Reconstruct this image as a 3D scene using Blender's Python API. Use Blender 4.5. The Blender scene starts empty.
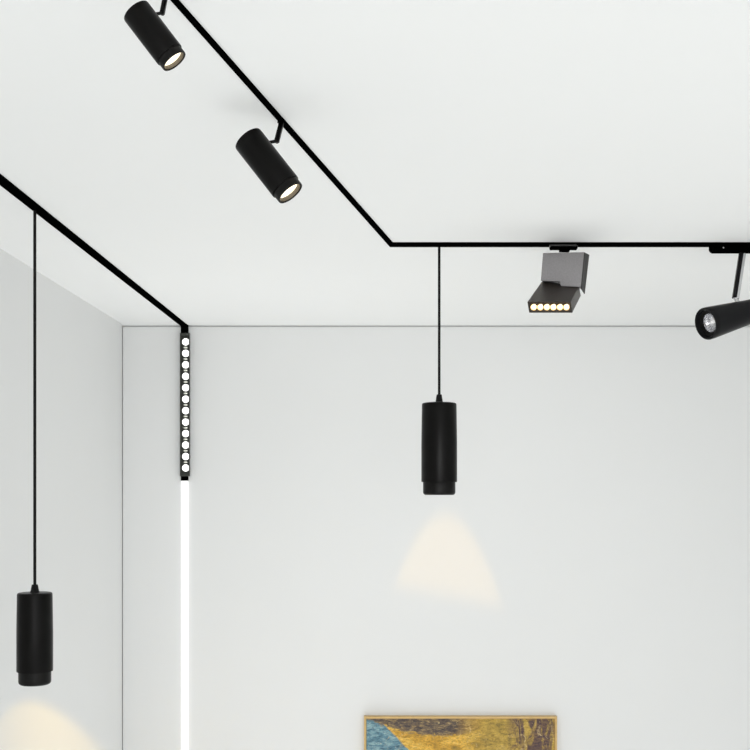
import bpy, bmesh, math
from mathutils import Vector, Matrix
C = bpy.context.scene.collection
S = bpy.context.scene

# ---------------------------------------------------------------- camera, light, exposure
F = 1125.0; CX = 398.0; CY = 495.0; CAMZ = 2.2
cam = bpy.data.cameras.new('camera'); camo = bpy.data.objects.new('camera', cam); C.objects.link(camo)
camo.location = (0, 0, CAMZ); camo.rotation_euler = (math.pi/2, 0, 0)
cam.sensor_width = 36; cam.lens = 36*F/750; cam.clip_start = .02
cam.shift_x = -(CX-375)/750; cam.shift_y = (CY-375)/750
S.camera = camo
w = bpy.data.worlds.new('world'); S.world = w; w.use_nodes = True
w.node_tree.nodes['Background'].inputs[0].default_value = (.965, 1.0, .995, 1)
w.node_tree.nodes['Background'].inputs[1].default_value = .2
S.view_settings.view_transform = 'Standard'; S.view_settings.look = 'None'
S.view_settings.gamma = 1; S.view_settings.use_curve_mapping = False
S.view_settings.exposure = 0.11


def area(name, loc, target, sx, sy, power, col=(1, 1, 1), spread=180):
    l = bpy.data.lights.new(name, 'AREA'); l.shape = 'RECTANGLE'; l.size = sx; l.size_y = sy
    l.energy = power; l.color = col; l.spread = math.radians(spread)
    o = bpy.data.objects.new(name, l); C.objects.link(o); o.location = loc
    o.rotation_euler = (Vector(target)-Vector(loc)).to_track_quat('-Z', 'Y').to_euler()
    return o
area('rear_fill', (.9, -1.7, 1.7), (.9, 3, 1.7), 3.6, 1.8, 56)  # added unseen area light behind the camera, brightens the whole room
area('wall_fill', (.3, -.7, 1.9), (.45, 5.3, 1.95), 1.3, 1.3, 1.25, spread=36)  # added unseen light, lifts the middle of the back wall
area('corner_fill', (-.6, 4.5, .05), (-.65, 4.6, 3), 1.2, 1.3, 2.9, spread=80)  # added unseen light at floor level, brightens the ceiling's far left corner
area('floor_fill', (.8, 1.8, .04), (.8, 1.8, 3), 3.9, 6.4, 38)  # added unseen panel just over the floor, lights ceiling and walls from below

# ---------------------------------------------------------------- geometry helpers
def at(px, py, d):
    return Vector(((px-CX)/F*d, d, CAMZ+(CY-py)/F*d))
CEIL = CAMZ+.8
def on_ceil(px, py, z=CEIL):
    return at(px, py, (z-CAMZ)*F/(CY-py))
DW = .8*F/(CY-325.5)          # back wall distance
XL = (122.3-CX)/F*DW          # left wall

def mat(name, col, rough=.5, metal=0, emit=None, es=0, noise=0, nscale=60, bump=0, bscale=300, spec=.5):
    m = bpy.data.materials.new(name); m.use_nodes = True
    nt = m.node_tree; b = nt.nodes['Principled BSDF']
    b.inputs['Base Color'].default_value = (*col, 1)
    b.inputs['Roughness'].default_value = rough; b.inputs['Metallic'].default_value = metal
    b.inputs['Specular IOR Level'].default_value = spec
    if emit:
        b.inputs['Emission Color'].default_value = (*emit, 1); b.inputs['Emission Strength'].default_value = es
    tc = nt.nodes.new('ShaderNodeTexCoord')
    if noise:
        n = nt.nodes.new('ShaderNodeTexNoise'); n.inputs['Scale'].default_value = nscale
        nt.links.new(tc.outputs['Object'], n.inputs['Vector'])
        r = nt.nodes.new('ShaderNodeValToRGB')
        r.color_ramp.elements[0].color = (*[c*(1-noise) for c in col], 1)
        r.color_ramp.elements[1].color = (*[min(1, c*(1+noise)) for c in col], 1)
        nt.links.new(n.outputs['Fac'], r.inputs['Fac']); nt.links.new(r.outputs['Color'], b.inputs['Base Color'])
    if bump:
        n2 = nt.nodes.new('ShaderNodeTexNoise'); n2.inputs['Scale'].default_value = bscale
        nt.links.new(tc.outputs['Object'], n2.inputs['Vector'])
        bp = nt.nodes.new('ShaderNodeBump'); bp.inputs['Strength'].default_value = bump
        bp.inputs['Distance'].default_value = .001
        nt.links.new(n2.outputs['Fac'], bp.inputs['Height']); nt.links.new(bp.outputs['Normal'], b.inputs['Normal'])
    return m

def frame(p0, p1):
    z = (Vector(p1)-Vector(p0)).normalized()
    x = z.orthogonal().normalized(); y = z.cross(x)
    return Matrix(((x.x, y.x, z.x, p0[0]), (x.y, y.y, z.y, p0[1]), (x.z, y.z, z.z, p0[2]), (0, 0, 0, 1)))

def lathe(bm, prof, p0, p1, seg=64):
    """prof: (radius, distance along the axis from p0 towards p1)"""
    M = frame(p0, p1); rings = []
    for r, h in prof:
        if r < 1e-6:
            rings.append([bm.verts.new(M @ Vector((0, 0, h)))])
        else:
            rings.append([bm.verts.new(M @ Vector((r*math.cos(2*math.pi*k/seg), r*math.sin(2*math.pi*k/seg), h))) for k in range(seg)])
    for a, b in zip(rings, rings[1:]):
        for k in range(seg):
            j = (k+1) % seg
            if len(a) == 1 and len(b) == 1: continue
            if len(a) == 1: bm.faces.new((a[0], b[k], b[j]))
            elif len(b) == 1: bm.faces.new((a[k], b[0], a[j]))
            else: bm.faces.new((a[k], b[k], b[j], a[j]))

def prism(bm, poly, vec):
    """closed solid: polygon (world points) swept along vec"""
    a = [bm.verts.new(p) for p in poly]; b = [bm.verts.new(Vector(p)+Vector(vec)) for p in poly]
    bm.faces.new(a); bm.faces.new(list(reversed(b)))
    n = len(a)
    for i in range(n): bm.faces.new((a[i], b[i], b[(i+1) % n], a[(i+1) % n]))

def box(bm, x0, x1, y0, y1, z0, z1):
    prism(bm, [(x0, y0, z0), (x1, y0, z0), (x1, y0, z1), (x0, y0, z1)], (0, y1-y0, 0))

def hexa(bm, c):
    """eight corners: four of the near face, four of the far face in the same order"""
    v = [bm.verts.new(p) for p in c]
    for f in ((0, 1, 2, 3), (7, 6, 5, 4), (0, 4, 5, 1), (1, 5, 6, 2), (2, 6, 7, 3), (3, 7, 4, 0)):
        bm.faces.new([v[i] for i in f])

def obj(name, bm, m, parent=None, bevel=0, smooth=True, label=None, origin=None, segs=2):
    bmesh.ops.recalc_face_normals(bm, faces=bm.faces)
    if bevel:
        bmesh.ops.bevel(bm, geom=[e for e in bm.edges if len(e.link_faces) == 2 and e.calc_face_angle(0) > .6], offset=bevel, segments=segs, affect='EDGES', profile=.5, clamp_overlap=True)
    root = parent
    off = Vector((0, 0, 0))
    while root is not None:
        off += root.location; root = root.parent
    loc = Vector(origin)-off if origin is not None else Vector((0, 0, 0))
    for v in bm.verts: v.co -= off+loc
    me = bpy.data.meshes.new(name); bm.to_mesh(me); bm.free()
    if smooth:
        me.polygons.foreach_set('use_smooth', [True]*len(me.polygons))
        me.set_sharp_from_angle(angle=math.radians(32))
    me.materials.append(m)
    o = bpy.data.objects.new(name, me); C.objects.link(o); o.parent = parent; o.location = loc
    if label: o['label'] = label
    return o

def thing(name, label, cat, loc, group=None):
    o = bpy.data.objects.new(name, None); C.objects.link(o); o.location = loc
    o.empty_display_size = .05
    return tag(o, label, cat, group)

def tag(o, label, cat, group=None):
    o['label'] = label; o['category'] = cat
    if group: o['group'] = group
    return o

NB = bmesh.new

# ---------------------------------------------------------------- materials
WALL = mat('wall_paint', (.845, .854, .849), .85, noise=.006, nscale=3, bump=.05, bscale=500, spec=.2)
CEILM = mat('ceiling_paint', (.91, .922, .916), .9, noise=.004, nscale=2, spec=.2)
FLOOR = mat('floor_tile', (.80, .80, .79), .45, noise=.03, nscale=4)
RAIL = mat('black_rail', (.0008, .0009, .0009), 1, noise=.2, spec=0)
BLACK = mat('black_powder_coat', (.0016, .0013, .0011), .33, noise=.1, nscale=400, bump=.05, bscale=1500, spec=.13)
RINGM = mat('black_focus_ring', (.004, .0036, .0033), .42, noise=.1, nscale=300, spec=.17)
CORD = mat('black_cord', (.004, .004, .004), .7, noise=.2, nscale=300, spec=.2)
WARM = mat('warm_led_lens', (.9, .85, .7), .3, emit=(1, .86, .62), es=1.5, noise=.02)
GREYM = mat('grey_cast_metal', (.27, .26, .265), .55, .3, noise=.18, nscale=250, bump=.3, bscale=900)
BROWN = mat('dark_bronze_coat', (.034, .026, .020), .45, .2, noise=.15, nscale=300, bump=.2, bscale=900)
CHROME = mat('chrome', (.6, .6, .61), .16, 1, noise=.04, nscale=100)
REFL = mat('reflector_metal', (.55, .52, .46), .22, 1, noise=.06, nscale=200)
SATIN = mat('satin_black_metal', (.004, .004, .005), .38, noise=.1, nscale=400, spec=.16)

# ---------------------------------------------------------------- room
T = .12
YB = -1.8; XR = 3.1
def struct(name, b, m):
    o = obj(name, b, m, smooth=False); o['kind'] = 'structure'; return o
b = NB(); box(b, XL-T, XR+T, YB, DW+T, -.1, 0); struct('floor', b, FLOOR)
b = NB(); box(b, XL-T, XR+T, YB, DW+T, CEIL, CEIL+.12); struct('ceiling', b, CEILM)
XE = (123.0-CX)/F*DW; XQ = XE-.0038; XP = XQ+.011                 # panel edge, left wall's far edge, left wall's face
b = NB(); box(b, XL-T, XR+T, DW+.03, DW+T, 0, CEIL)            # narrow gap added along the back wall's top and left to darken those joints
Z3 = CEIL-.0018
prism(b, [(XE, DW, 0), (XE, DW+.03, 0), (XE, DW+.03, Z3), (XE, DW+.012, Z3), (XE, DW+.006, CEIL-.003), (XE, DW+.002, CEIL-.007), (XE, DW, CEIL-.014)], (XR+T-XE, 0, 0))
struct('wall_back', b, WALL)
# left wall's edge eased back, shaped to shade the corner by the back wall
b = NB(); ez = []
for i in range(9):
    q_ = i/8; ez.append((XP-.011*q_*q_, DW-.13+.13*q_, 0))
prism(b, [(XL-T, YB, 0), (XP, YB, 0)]+ez+[(XQ, DW+.03, 0), (XL-T, DW+.03, 0)], (0, 0, CEIL))
o = obj('wall_left', b, WALL); o['kind'] = 'structure'
b = NB(); box(b, XR, XR+T, YB, DW, 0, CEIL); struct('wall_right', b, WALL)

# ---------------------------------------------------------------- rails
# ceiling rail that bends and runs across the ceiling
RT = .004
def cl(px, py): return on_ceil(px, py, CEIL-RT)
poly = [cl(171.6-54, -60), cl(177.6-54, -60), cl(177.0, 0), cl(392.8, 243.4), cl(860, 243.4), cl(860, 247.2), cl(390.0, 247.2), cl(170.0, 0)]
b = NB(); prism(b, poly, (0, 0, RT))
tag(obj('track_rail', b, RAIL, origin=cl(391, 245)), 'slim black ceiling track running diagonally, then bending and running straight to the right', 'track')
# left rail: along the ceiling, then down the back wall
RW = .0285; xr = (184.9-CX)/F*DW; RD = .005
zt = CAMZ+(CY-480.6)/F*(DW-.012)
b = NB()
prof = [(-.6, CEIL), (DW, CEIL), (DW, zt), (DW-.012, zt), (DW-.012, CEIL-RD), (-.6, CEIL-RD)]
prism(b, [(xr-RW/2, y, z) for y, z in prof], (RW, 0, 0))
# widen the upright on the wall to the module's base
for v in b.verts:
    if v.co.y > 1: v.co.x += math.copysign(.003, v.co.x-xr)
tag(obj('track_rail', b, RAIL, origin=(xr, DW, CEIL)), 'wider black ceiling track on the left that turns down the back wall', 'track')

# ---------------------------------------------------------------- linear led module on the wall
YM = DW-.012
ym = YM-.020
def mx(px): return (px-CX)/F*ym
def mz(py): return CAMZ+(CY-py)/F*ym
t = thing('linear_led_module', 'vertical black track light module with twelve round cool white lights on back wall', 'track light', (mx(185.3), YM, mz(476.2)))
X0, X1 = mx(179.9), mx(189.4)
b = NB(); box(b, X0, X1, YM-.004, YM, mz(476.2), mz(333.0))
for xa, xb in ((X0, X0+.0032), (X1-.0032, X1)): box(b, xa, xb, ym, YM-.004, mz(476.2), mz(333.0))
box(b, X0+.0032, X1-.0032, ym, YM-.004, mz(476.2), mz(474.8)); box(b, X0+.0032, X1-.0032, ym, YM-.004, mz(335.6), mz(333.0))
OLIVE = mat('module_housing_coat', (.035, .038, .03), .4, noise=.1, nscale=300)
COOL = mat('cool_led_lens', (.9, .92, .9), .3, emit=(1, 1, .97), es=1.6, noise=.01)
GLINT = mat('glint_metal', (.95, .97, .84), .35, 1, noise=.1, nscale=250)
obj('housing', b, OLIVE, t)
pitch = (467.9-341.6)/11
for k in range(12):
    py = 341.6+pitch*k; zc = mz(py); xc = mx(185.3); r = 3.55/F*ym
    # bright metal louvre standing in for the led reflection between two lights
    b = NB()
    zh = mz(py+pitch/2)
    if k < 11:
        n = 8
        pts = [(xc+.0095*math.cos(a), ym+.004, zh+.0042*math.sin(a)) for a in [2*math.pi*i/16 for i in range(16)]]
        prism(b, pts, (0, .011, 0)); obj('glint_bar', b, GLINT, t, bevel=.0008)
    b = NB(); lathe(b, [(r*1.22, .0), (r*1.15, -.004), (r*1.0, -.006), (r*1.0, 0)], (xc, YM-.004, zc), (xc, YM, zc), 32)
    cup = obj('reflector_cup', b, OLIVE, t)
    b = NB(); lathe(b, [(0, .0135), (r*.5, .0128), (r*.85, .0105), (r, .007), (r, 0), (0, 0)], (xc, YM-.004, zc), (xc, ym, zc), 32)
    obj('led_lens', b, COOL, cup, label='glowing white round lens')

# white luminous profile under it
STRIP = mat('white_diffuser', (.9, .9, .9), .5, emit=(1, 1, 1), es=.75, noise=.005)
b = NB(); ys = DW-.010
box(b, (181.2-CX)/F*ys, (187.6-CX)/F*ys, ys, DW, .06, CAMZ+(CY-480.9)/F*ys)
tag(obj('light_strip', b, STRIP, bevel=.001, origin=((184.4-CX)/F*ys, DW, .06)), 'long thin white glowing strip running down the back wall', 'light strip')

# ---------------------------------------------------------------- pendants
def pendant(px, d, ctop, y_grip, y_top, y_mid, y_bot, half, rhalf, cordr, label):
    u = d/F; x = (px-CX)*u
    Z = lambda py: CAMZ+(CY-py)*u
    t = thing('pendant_lamp', label, 'pendant lamp', (x, d, ctop), 'cylindrical pendants hanging from the tracks')
    R = half*u; r = rhalf*u
    dn = lambda z: ((x, d, z), (x, d, z-1))
    b = NB(); lathe(b, [(0, 0), (cordr, 0), (cordr, ctop-Z(y_grip)+.003), (0, ctop-Z(y_grip)+.003)], *dn(ctop), 16)
    obj('cord', b, CORD, t)
    b = NB(); g = Z(y_grip)-Z(y_top); lathe(b, [(0, 0), (.0075, 0), (.0085, .002), (.0115, g-.004), (.0135, g), (.0135, g+.004), (0, g+.004)], *dn(Z(y_grip)), 32)
    obj('cord_grip', b, CORD, t)
    H = Z(y_top)-Z(y_mid)
    b = NB(); lathe(b, [(0, 0), (R*.80, .0002), (R*.91, .0012), (R*.955, .0032), (R*.97, .0065), (R, H*.5), (R*1.0, H-.002), (R*.99, H), (r*.95, H), (r*.95, H-.02), (0, H-.02)], *dn(Z(y_top)), 96)
    obj('lamp_body', b, BLACK, t)
    h = Z(y_mid)-Z(y_bot)
    b = NB(); lathe(b, [(r*.94, -.012), (r, -.002), (r, h-.010), (r*.985, h-.0055), (r*.94, h-.0022), (r*.86, h), (r*.80, h-.001), (r*.74, h-.03), (r*.74, -.012), (r*.94, -.012)], *dn(Z(y_mid)), 96)
    ring = obj('focus_ring', b, RINGM, t)
    b = NB(); lathe(b, [(0, h-.022), (r*.5, h-.021), (r*.72, h-.024), (r*.72, h-.03), (0, h-.03)], *dn(Z(y_mid)), 48)
    obj('lens', b, WARM, ring, label='warm glowing lens')
    return Vector((x, d, Z(y_bot)))

d1 = .8*F/(CY-208.5)
P1 = pendant(34.8, d1, CEIL-RD, 584.5, 592.3, 671, 684.2, 17.6, 15.8, .0042, 'black cylinder pendant lamp hanging on a long cord near the left wall')
d2 = .8*F/(CY-246.2)
P2 = pendant(439.2, d2, CEIL-RT, 394.5, 402.8, 482, 495.0, 17.9, 16.2, .0042, 'black cylinder pendant lamp on a short cord before the middle of back wall')

# shaped warm beams thrown from the pendants
def beam(name, pos, aim, power, col, top, k, bot, soft, a=0, ramp=0, cut=None):
    l = bpy.data.lights.new(name, 'SPOT'); l.energy = power; l.color = col
    l.spot_size = math.radians(70); l.spot_blend = .3; l.shadow_soft_size = .004
    o = bpy.data.objects.new(name, l); C.objects.link(o); o.location = pos
    o.rotation_euler = (Vector(aim)-Vector(pos)).to_track_quat('-Z', 'Y').to_euler()
    l.use_nodes = True; nt = l.node_tree; e = nt.nodes['Emission']
    tc = nt.nodes.new('ShaderNodeTexCoord'); s = nt.nodes.new('ShaderNodeSeparateXYZ')
    nt.links.new(tc.outputs['Normal'], s.inputs[0])
    def mth(op, a, b_=None, c=None):
        n = nt.nodes.new('ShaderNodeMath'); n.operation = op
        for i, v in enumerate((a, b_, c)):
            if v is None: continue
            if isinstance(v, (int, float)): n.inputs[i].default_value = v
            else: nt.links.new(v, n.inputs[i])
        return n.outputs[0]
    az = mth('ABSOLUTE', s.outputs[2])
    U = mth('DIVIDE', s.outputs[0], az); V = mth('DIVIDE', s.outputs[1], az)
    edge = mth('SUBTRACT', mth('SUBTRACT', top, mth('MULTIPLY', U, a)), mth('ADD', V, mth('MULTIPLY', mth('MULTIPLY', U, U), k)))
    def sstep(x, a, b_):
        n = nt.nodes.new('ShaderNodeMapRange'); n.interpolation_type = 'SMOOTHSTEP'
        nt.links.new(x, n.inputs[0]); n.inputs[1].default_value = a; n.inputs[2].default_value = b_
        return n.outputs[0]
    g = sstep(edge, 0, soft); g2 = sstep(mth('ADD', V, mth('MULTIPLY', U, .17)), bot[0], bot[1])
    if cut: g2 = mth('MULTIPLY', g2, sstep(mth('MULTIPLY', U, -1), -cut[1], -cut[0]))
    nt.links.new(mth('MULTIPLY', mth('MULTIPLY', g, g2), mth('EXPONENT', mth('MULTIPLY', U, ramp))), e.inputs['Strength'])
    return o
def wall_b(px, py): return at(px, py, DW)
def wall_l(px, py): return at(px, py, XL*F/(px-CX))
beam('pendant_beam', P2-Vector((0, 0, .004)), wall_b(445, 560), 16, (1, .55, .0), .158, 10.5, (-.13, -.055), .065)
beam('pendant_beam', P1-Vector((0, 0, .004)), wall_l(44, 760), 41, (1, .60, .0), .21, 3.92, (-1.2, -.9), .065, .31, 12, (.115, .145))

# ---------------------------------------------------------------- track spots
def track_spot(anchor, joint_px, jd, back, bd, front, fd, half, label):
    """anchor: world point under the rail; joint: where the arm meets the body"""
    t = thing('track_spotlight', label, 'spotlight', anchor, 'black cylindrical spots on the diagonal track')
    A = Vector(anchor); J = at(*joint_px, jd)
    P0 = at(*back, bd); P1 = at(*front, fd)
    for _ in range(400):                      # tilt the front towards the viewer until its opening reads as narrow as in the photo
        view = ((P0+P1)*.5-Vector((0, 0, CAMZ))).normalized()
        if -(P1-P0).normalized().dot(view) > .37: break
        fd -= .001; P1 = at(*front, fd)
    while -(P1-P0).normalized().dot(view) > .39:
        fd += .001; P1 = at(*front, fd); view = ((P0+P1)*.5-Vector((0, 0, CAMZ))).normalized()
    ax = (P1-P0).normalized(); L = (P1-P0).length
    R = half*(bd+fd)/2/F; k = R/.03
    # point of the body surface nearest the joint
    s = (J-P0).dot(ax); foot = P0+ax*s; rad = (J-foot).normalized(); base = foot+rad*R*.97
    b = NB(); lathe(b, [(0, 0), (.0085*k, 0), (.0085*k, .002*k), (0, .002*k)], A+Vector((0, 0, 0)), A-Vector((0, 0, 1)), 24)
    obj('track_adapter', b, RAIL, t)
    # flat arm
    v = (J-A); side = v.cross(Vector((0, 1, 0))).normalized()*.0049*k; th = v.cross(side).normalized()*.0038*k
    A2 = A+Vector((0, 0, -.001)); J2 = J+v.normalized()*.001
    b = NB(); hexa(b, [A2-side-th, A2+side-th, J2+side-th, J2-side-th, A2-side+th, A2+side+th, J2+side+th, J2-side+th])
    obj('arm', b, BLACK, t, bevel=.001*k)
    gap = (J-base).length
    b = NB(); lathe(b, [(0, -.002), (.0032*k, -.002), (.0032*k, gap+.001), (0, gap+.001)], base, J, 20)
    lathe(b, [(0, -.003*k), (.0125*k, -.003*k), (.0125*k, .003*k), (.009*k, .005*k), (0, .005*k)], base, J, 32)
    lathe(b, [(0, -.004*k), (.0042*k, -.004*k), (.0042*k, .004*k), (0, .004*k)], J-Vector((0, .0, 0)), J+Vector((0, 1, 0)), 20)
    obj('joint', b, BLACK, t)
    H = L-.0158*k; r = R*.925
    b = NB(); lathe(b, [(0, 0), (R*.93, 0), (R*.98, .001*k), (R, .0035*k), (R, H-.001*k), (R*.985, H), (r*.94, H), (r*.94, H-.02*k), (0, H-.02*k)], P0, P1, 96)
    obj('lamp_body', b, BLACK, t)
    b = NB(); lathe(b, [(r*.93, H-.01*k), (r, H-.001), (r, L-.002*k), (r*.98, L), (r*.91, L), (r*.88, L-.001*k), (r*.86, L-.006*k), (r*.86, H-.01*k), (r*.93, H-.01*k)], P0, P1, 96)
    ring = obj('focus_ring', b, RINGM, t)
    RIM = mat('inner_rim', (.12, .105, .085), .4, .5, noise=.1, nscale=200)
    b = NB(); lathe(b, [(r*.855, L-.0015*k), (r*.80, L-.010*k), (r*.80, L-.012*k), (r*.86, L-.012*k)], P0, P1, 64)
    obj('inner_rim', b, RIM, ring)
    b = NB(); lathe(b, [(0, L-.0045*k), (r*.4, L-.0055*k), (r*.79, L-.009*k), (r*.79, L-.013*k), (0, L-.013*k)], P0, P1, 64)
    obj('lens', b, WARM, ring, label='bright warm white lens')
zr = CEIL-RT
a1 = on_ceil(165.6, -5, zr); a2 = on_ceil(281.6, 121.8, zr)
track_spot(a1, (162.2, 13), a1.y-.03, (135.8, 10.9), a1.y-.0675, (174.5, 61.5), a1.y-.13, 15.0, 'black cylinder spotlight at upper left with a warm lit lens, cut near the top edge')
track_spot(a2, (276.8, 141), a2.y-.038, (247.8, 138.9), a2.y-.09, (290.6, 193.4), a2.y-.17, 15.7, 'black cylinder spotlight with warm lit lens, midway along the diagonal track')

# ---------------------------------------------------------------- grey square spotlight with six lights
dg = on_ceil(565, 247, zr).y
ga = on_ceil(564, 245.5, zr)
t = thing('square_spotlight', 'grey boxy track spotlight with dark tilted head and six warm lights', 'spotlight', ga)
D0 = dg-.035
b = NB()
# adapter: two stacked plates
pA = [(548.5, 247.0), (577.5, 246.6), (579.5, 248.6), (577.5, 250.2), (553, 250.6), (549.0, 249.0)]
zz = lambda py, d: at(0, py, d).z
prism(b, [(at(549, 0, D0+.01).x, D0, zr-.004), (at(576, 0, D0+.01).x, D0, zr-.004), (at(579, 0, D0).x, D0+.02, zr-.004), (at(579, 0, D0).x, D0+.045, zr-.004), (at(551, 0, D0).x, D0+.045, zr-.004)], (0, 0, .004))
ADP = mat('adapter_grey', (.10, .10, .10), .35, .6, noise=.2, nscale=150)
obj('track_adapter', b, ADP, t)
b = NB()
box(b, at(551, 0, D0).x, at(578, 0, D0).x, D0+.006, D0+.034, zr-.011, zr-.004)
box(b, at(560, 0, D0).x, at(570, 0, D0).x, D0+.003, D0+.024, zr-.020, zr-.011)
obj('mounting_plate', b, RAIL, t, bevel=.001)
def fp(zx, zy, d=None):                       # a corner read off the photo at the body's front plane
    px = 510+zx/7.5; py = 230+zy/7.5
    return at(px, py, D0-.03 if d is None else d)
front = [fp(246, 172), fp(556, 165), fp(530, 427), fp(380, 421), fp(375, 386), fp(230, 381)]
b = NB(); prism(b, front, (.020, .036, 0))
obj('driver_box', b, GREYM, t, bevel=.0015)
dk = mat('dark_side_plate', (.022, .020, .019), .5, .3, noise=.1, nscale=200)
b = NB(); d_ = D0-.0295
e = Vector((.0205, .037, 0))
sp = [fp(556, 168, d_)+Vector((.0022, 0, 0)), fp(556, 168, d_)+e+Vector((.0022, 0, 0)), fp(527, 464, d_)+e, fp(530, 440, d_)+Vector((.0022, 0, 0))]
prism(b, sp, (-.0020, .0002, 0))
obj('side_plate', b, dk, t)
# tilted head
dn_, df_ = D0-.20, D0-.005
q = lambda zx, zy, d: at(510+zx/7.5, 230+zy/7.5, d)
TL, TR = q(240, 384, df_), q(519, 418, df_); NL, NR = q(130, 540, dn_), q(455, 540, dn_)
wv = (NR-NL)
sl = (NL-TL)
nrm = wv.cross(sl).normalized()
if nrm.z > 0: nrm = -nrm
th = nrm*.0335+wv.normalized()*.0075
TR2 = TL+wv*.98
b = NB(); hexa(b, [NL, NR, NR+th, NL+th, TL, TR, TR+th, TL+th])
# recess in the emitting end: inset and push in
b.faces.ensure_lookup_table()
f = b.faces[0]
r_ = bmesh.ops.inset_region(b, faces=[f], thickness=.0035)
vs = list(f.verts)
back = (TL-NL).normalized()
for v in vs: v.co += back*.010
obj('lamp_head', b, BROWN, t, bevel=.0008)
HOT = mat('amber_led_lens', (.9, .8, .6), .3, emit=(1, .80, .48), es=3.0, noise=.02)
ALU = mat('gold_reflector', (.75, .58, .36), .35, .8, noise=.05, nscale=200)
wn = wv.normalized(); un = -nrm
W = wv.length; mid = NL+wv*.5+th*.5+back*.010
for k in range(6):
    c = mid+wn*((k-2.5)*(W-.012)/6.0)
    out = -back
    b = NB(); rr = (W-.012)/12*.95
    # round cup squeezed a little so it fits the slot
    lathe(b, [(rr*.55, .001), (rr, .009), (rr*.97, .0095), (rr*.5, .0012)], c, c+out, 32)
    cup = obj('reflector_cup', b, ALU, t)
    b = NB(); lathe(b, [(0, .0085), (rr*.45, .0078), (rr*.75, .005), (rr*.78, .0005), (0, .0005)], c, c+out, 32)
    obj('led_lens', b, HOT, cup, label='warm glowing round light')

# ---------------------------------------------------------------- black tapered spotlight on the right edge
t0 = on_ceil(760, 245.2, zr)
t = thing('tapered_spotlight', 'black tapered spotlight on a chrome-edged arm, cut by the right edge', 'spotlight', t0)
# adapter box under the rail
b = NB(); da = t0.y-.018; u = (da+.032)/F
xa, xb = (709-CX)*u, (815-CX)*u; z1 = zr; z0 = CAMZ+(CY-253.4)*u
c = .010
pts = [(xa+.002, z1), (xa, z1-.003), (xa, z0+c), (xa+.003, z0+.004), (xa+c, z0), (xb-c, z0), (xb-.003, z0+.004), (xb, z0+c), (xb, z1)]
prism(b, [(x, da, z) for x, z in pts], (0, .036, 0))
obj('track_adapter', b, RAIL, t, bevel=.001)
b = NB(); lathe(b, [(0, 0), (.0022, 0), (.0022, .0006), (0, .0006)], (xa+.037, da, z1-.012), (xa+.037, da-1, z1-.012), 16)
obj('screw', b, CHROME, t)
ds = da+.012
top = at(742.5, 253.0, ds); low = at(735.6, 298.5, ds-.03)
v = (low-top); side = v.cross(Vector((0, 1, 0))).normalized()
if side.x < 0: side = -side
fw = Vector((0, -1, 0)); fw = (fw-v.normalized()*fw.dot(v.normalized())).normalized()
def bar(a, bb, cx0, cx1, hw):
    m_ = NB(); hexa(m_, [a+side*cx0+fw*hw, a+side*cx1+fw*hw, bb+side*cx1+fw*hw, bb+side*cx0+fw*hw, a+side*cx0-fw*hw, a+side*cx1-fw*hw, bb+side*cx1-fw*hw, bb+side*cx0-fw*hw]); return m_
arm = obj('arm', bar(top, low, -.0105, .0012, .007), SATIN, t, bevel=.002)
obj('arm_trim', bar(top, low, .0013, .0100, .0075), CHROME, t, bevel=.0015, label='chrome strip along the arm')
F0 = at(705.6, 324.0, t0.y-.115); B0 = at(790, 300.5, t0.y+.02)
ax = (B0-F0).normalized(); L = (B0-F0).length; Rf = 16.3/F*F0.y; Rb = Rf*.52
b = NB(); lathe(b, [(Rf*.80, .012), (Rf*.86, .001), (Rf*.90, 0), (Rf*.97, 0), (Rf, .003), (Rf*.992, .02), (Rb+(Rf-Rb)*.45, L*.55), (Rb, L-.004), (Rb*.93, L), (0, L), (0, L-.01), (Rb*.8, L-.01), (Rf*.6, .06), (Rf*.80, .012)], F0, B0, 96)
body = obj('lamp_body', b, SATIN, t)
# knuckle that joins arm and body
s = (low-F0).dot(ax); foot = F0+ax*s
b = NB(); kk = (low-foot); lathe(b, [(0, .012), (.0065, .012), (.0065, kk.length+.004), (.004, kk.length+.006), (0, kk.length+.006)], foot, low, 24)
obj('knuckle', b, CHROME, t)
# faceted lamp reflector
MR = mat('faceted_glass_reflector', (.62, .62, .64), .18, .95, noise=.25, nscale=120, bump=.8, bscale=260)
b = NB(); lathe(b, [(Rf*.80, .012), (Rf*.60, .016), (Rf*.58, .018)], F0, B0, 64)
obj('baffle', b, BLACK, t)
b = NB(); seg = 20; prof = [(Rf*.58, .017), (Rf*.53, .023), (Rf*.43, .030), (Rf*.37, .035), (Rf*.25, .039), (Rf*.12, .0415), (0, .042)]
lathe(b, prof, F0, B0, seg)
mr = obj('reflector', b, MR, t, smooth=False, label='faceted silvery reflector')
BULB = mat('bulb_glass', (.85, .85, .86), .15, emit=(1, .98, .95), es=.35, noise=.02)
b = NB(); lathe(b, [(0, .022), (Rf*.07, .023), (Rf*.10, .027), (Rf*.10, .041), (0, .041)], F0, B0, 16)
obj('bulb', b, BULB, mr)

# ---------------------------------------------------------------- framed painting
yf = DW-.032
def pz(py): return CAMZ+(CY-py)/F*yf
def pxx(px): return (px-CX)/F*yf
x0, x1, ztop = pxx(364.0), pxx(557.2), pz(716.6); zbot = ztop-.62
fr = .0115
GOLD = mat('pale_gold_frame', (.62, .42, .17), .4, .35, noise=.15, nscale=80)
t = thing('framed_painting', 'gold framed abstract painting in ochre, yellow and blue on the back wall', 'painting', ((x0+x1)/2, DW, zbot))
b = NB()
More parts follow.
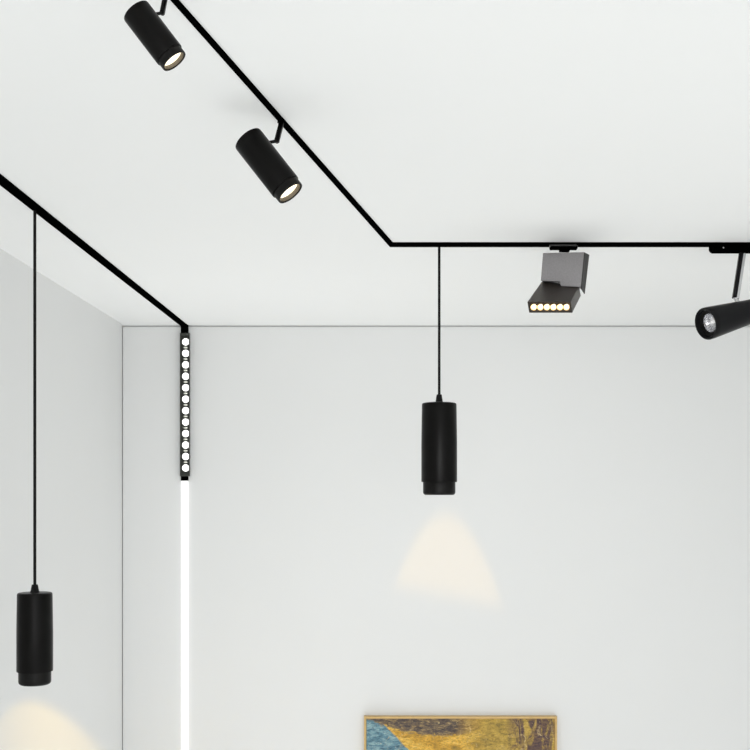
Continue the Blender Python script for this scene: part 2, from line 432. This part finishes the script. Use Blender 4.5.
# mitred moulding, four sides in one ring
prof = [(0, DW), (0, yf+.003), (.002, yf), (fr-.003, yf), (fr, yf+.005), (fr, DW-.004)]
cor = [(x0, zbot, 1, 1), (x1, zbot, -1, 1), (x1, ztop, -1, -1), (x0, ztop, 1, -1)]
rings = [[b.verts.new((cx+sx*o_, y, cz+sz*o_)) for o_, y in prof] for cx, cz, sx, sz in cor]
for i in range(4):
    A_, B_ = rings[i], rings[(i+1) % 4]
    for j in range(len(prof)):
        k = (j+1) % len(prof); b.faces.new((A_[j], B_[j], B_[k], A_[k]))
obj('frame', b, GOLD, t)
ART = bpy.data.materials.new('abstract_paint'); ART.use_nodes = True
nt = ART.node_tree; bs = nt.nodes['Principled BSDF']; bs.inputs['Roughness'].default_value = .55
N = nt.nodes.new; Lk = nt.links.new
tc = N('ShaderNodeTexCoord'); sep = N('ShaderNodeSeparateXYZ'); Lk(tc.outputs['Object'], sep.inputs[0])
def mth(op, a, b_=None, clamp=False):
    n = N('ShaderNodeMath'); n.operation = op; n.use_clamp = clamp
    for i, v_ in enumerate((a, b_)):
        if v_ is None: continue
        if isinstance(v_, (int, float)): n.inputs[i].default_value = v_
        else: Lk(v_, n.inputs[i])
    return n.outputs[0]
def noise(scale, det=5, dist=0, sx=1, sz=1, rot=0):
    mp = N('ShaderNodeMapping'); mp.inputs['Scale'].default_value = (sx, 1, sz); mp.inputs['Rotation'].default_value = (0, rot, 0)
    Lk(tc.outputs['Object'], mp.inputs[0]); n = N('ShaderNodeTexNoise'); n.inputs['Scale'].default_value = scale
    n.inputs['Detail'].default_value = det; n.inputs['Distortion'].default_value = dist; n.inputs['Roughness'].default_value = .65
    Lk(mp.outputs[0], n.inputs['Vector']); return n.outputs['Fac']
def ramp(fac, stops):
    r = N('ShaderNodeValToRGB'); el = r.color_ramp.elements
    while len(el) < len(stops): el.new(.5)
    for e_, (p, c_) in zip(el, stops): e_.position = p; e_.color = (*c_, 1)
    Lk(fac, r.inputs[0]); return r.outputs['Color']
def mix(f, a, b_):
    m = N('ShaderNodeMixRGB'); Lk(f, m.inputs[0]); Lk(a, m.inputs[1]); Lk(b_, m.inputs[2]); return m.outputs[0]
X, Zc = sep.outputs[0], sep.outputs[2]          # object space: x from centre, z from the bottom of the picture
Hh = ztop-zbot
n1 = noise(14, 6, .6, 1, 3, .6); n2 = noise(30, 6, .4, 1, 3.2, .1); n3 = noise(9, 5, 1.2, 2.4, .8, .2)
gold = ramp(n1, [(.28, (.30, .19, .03)), (.45, (.60, .33, .03)), (.58, (.76, .47, .07)), (.74, (.80, .62, .22))])
olive = ramp(n1, [(.3, (.22, .16, .035)), (.5, (.46, .31, .05)), (.7, (.58, .40, .10))])
base = mix(mth('SMOOTH_MIN', mth('MULTIPLY', mth('ADD', X, .0), 8, True), 1), gold, olive)
blue = ramp(n2, [(.3, (.04, .12, .18)), (.48, (.12, .26, .33)), (.6, (.26, .42, .46)), (.75, (.55, .60, .50))])
# blue corner lower left, its edge falling to the right
depth = mth('SUBTRACT', Hh, Zc)
mb = mth('MULTIPLY', mth('SUBTRACT', mth('ADD', mth('MULTIPLY', depth, .95), mth('MULTIPLY', n2, .03)), mth('SUBTRACT', mth('ADD', X, .455), .05)), 120, True)
c1 = mix(mb, base, blue)
dark = ramp(n2, [(.35, (.035, .028, .035)), (.5, (.12, .085, .06)), (.62, (.32, .22, .09)), (.75, (.55, .47, .34))])
# dark arched streak under the top edge, left half
arc = mth('SUBTRACT', .098, mth('ADD', depth, mth('MULTIPLY', mth('POWER', mth('ABSOLUTE', mth('ADD', X, .10)), 2), .70)))
arc = mth('ADD', arc, mth('MULTIPLY', mth('SUBTRACT', n2, .5), .09))
ma = mth('MULTIPLY', arc, 70, True)
ma = mth('MULTIPLY', ma, mth('MULTIPLY', mth('SUBTRACT', .10, X), 8, True))
c2 = mix(ma, c1, dark)
# tall dark folds on the right
md = mth('MULTIPLY', mth('SUBTRACT', .13, mth('ABSOLUTE', mth('SUBTRACT', X, .34))), 20, True)
md = mth('MULTIPLY', md, mth('MULTIPLY', mth('SUBTRACT', n3, .42), 9, True))
c3 = mix(md, c2, ramp(n2, [(.35, (.05, .025, .04)), (.6, (.16, .09, .05)), (.75, (.4, .25, .07))]))
n4 = noise(75, 6, .8, 1, 1.8, .5); n5 = noise(22, 6, 1.5, 1.2, 1, -.7)
fine = ramp(n4, [(.36, (.55, .50, .52)), (.5, (1, 1, 1)), (.64, (1.25, 1.22, 1.1))])
mm = N('ShaderNodeMixRGB'); mm.blend_type = 'MULTIPLY'; mm.inputs[0].default_value = .85
Lk(c3, mm.inputs[1]); Lk(fine, mm.inputs[2]); c4 = mm.outputs[0]
cream = N('ShaderNodeRGB'); cream.outputs[0].default_value = (.86, .66, .30, 1)
c5 = mix(mth('MULTIPLY', mth('MULTIPLY', mth('SUBTRACT', n5, .60), 9, True), .55), c4, cream.outputs[0])
Lk(c5, bs.inputs['Base Color'])
bp = N('ShaderNodeBump'); bp.inputs['Strength'].default_value = .5; bp.inputs['Distance'].default_value = .002
Lk(n2, bp.inputs['Height']); Lk(bp.outputs[0], bs.inputs['Normal'])
b = NB(); box(b, x0+fr-.001, x1-fr+.001, yf+.006, DW-.006, zbot+fr-.001, ztop-fr+.001)
obj('canvas', b, ART, t, smooth=False)
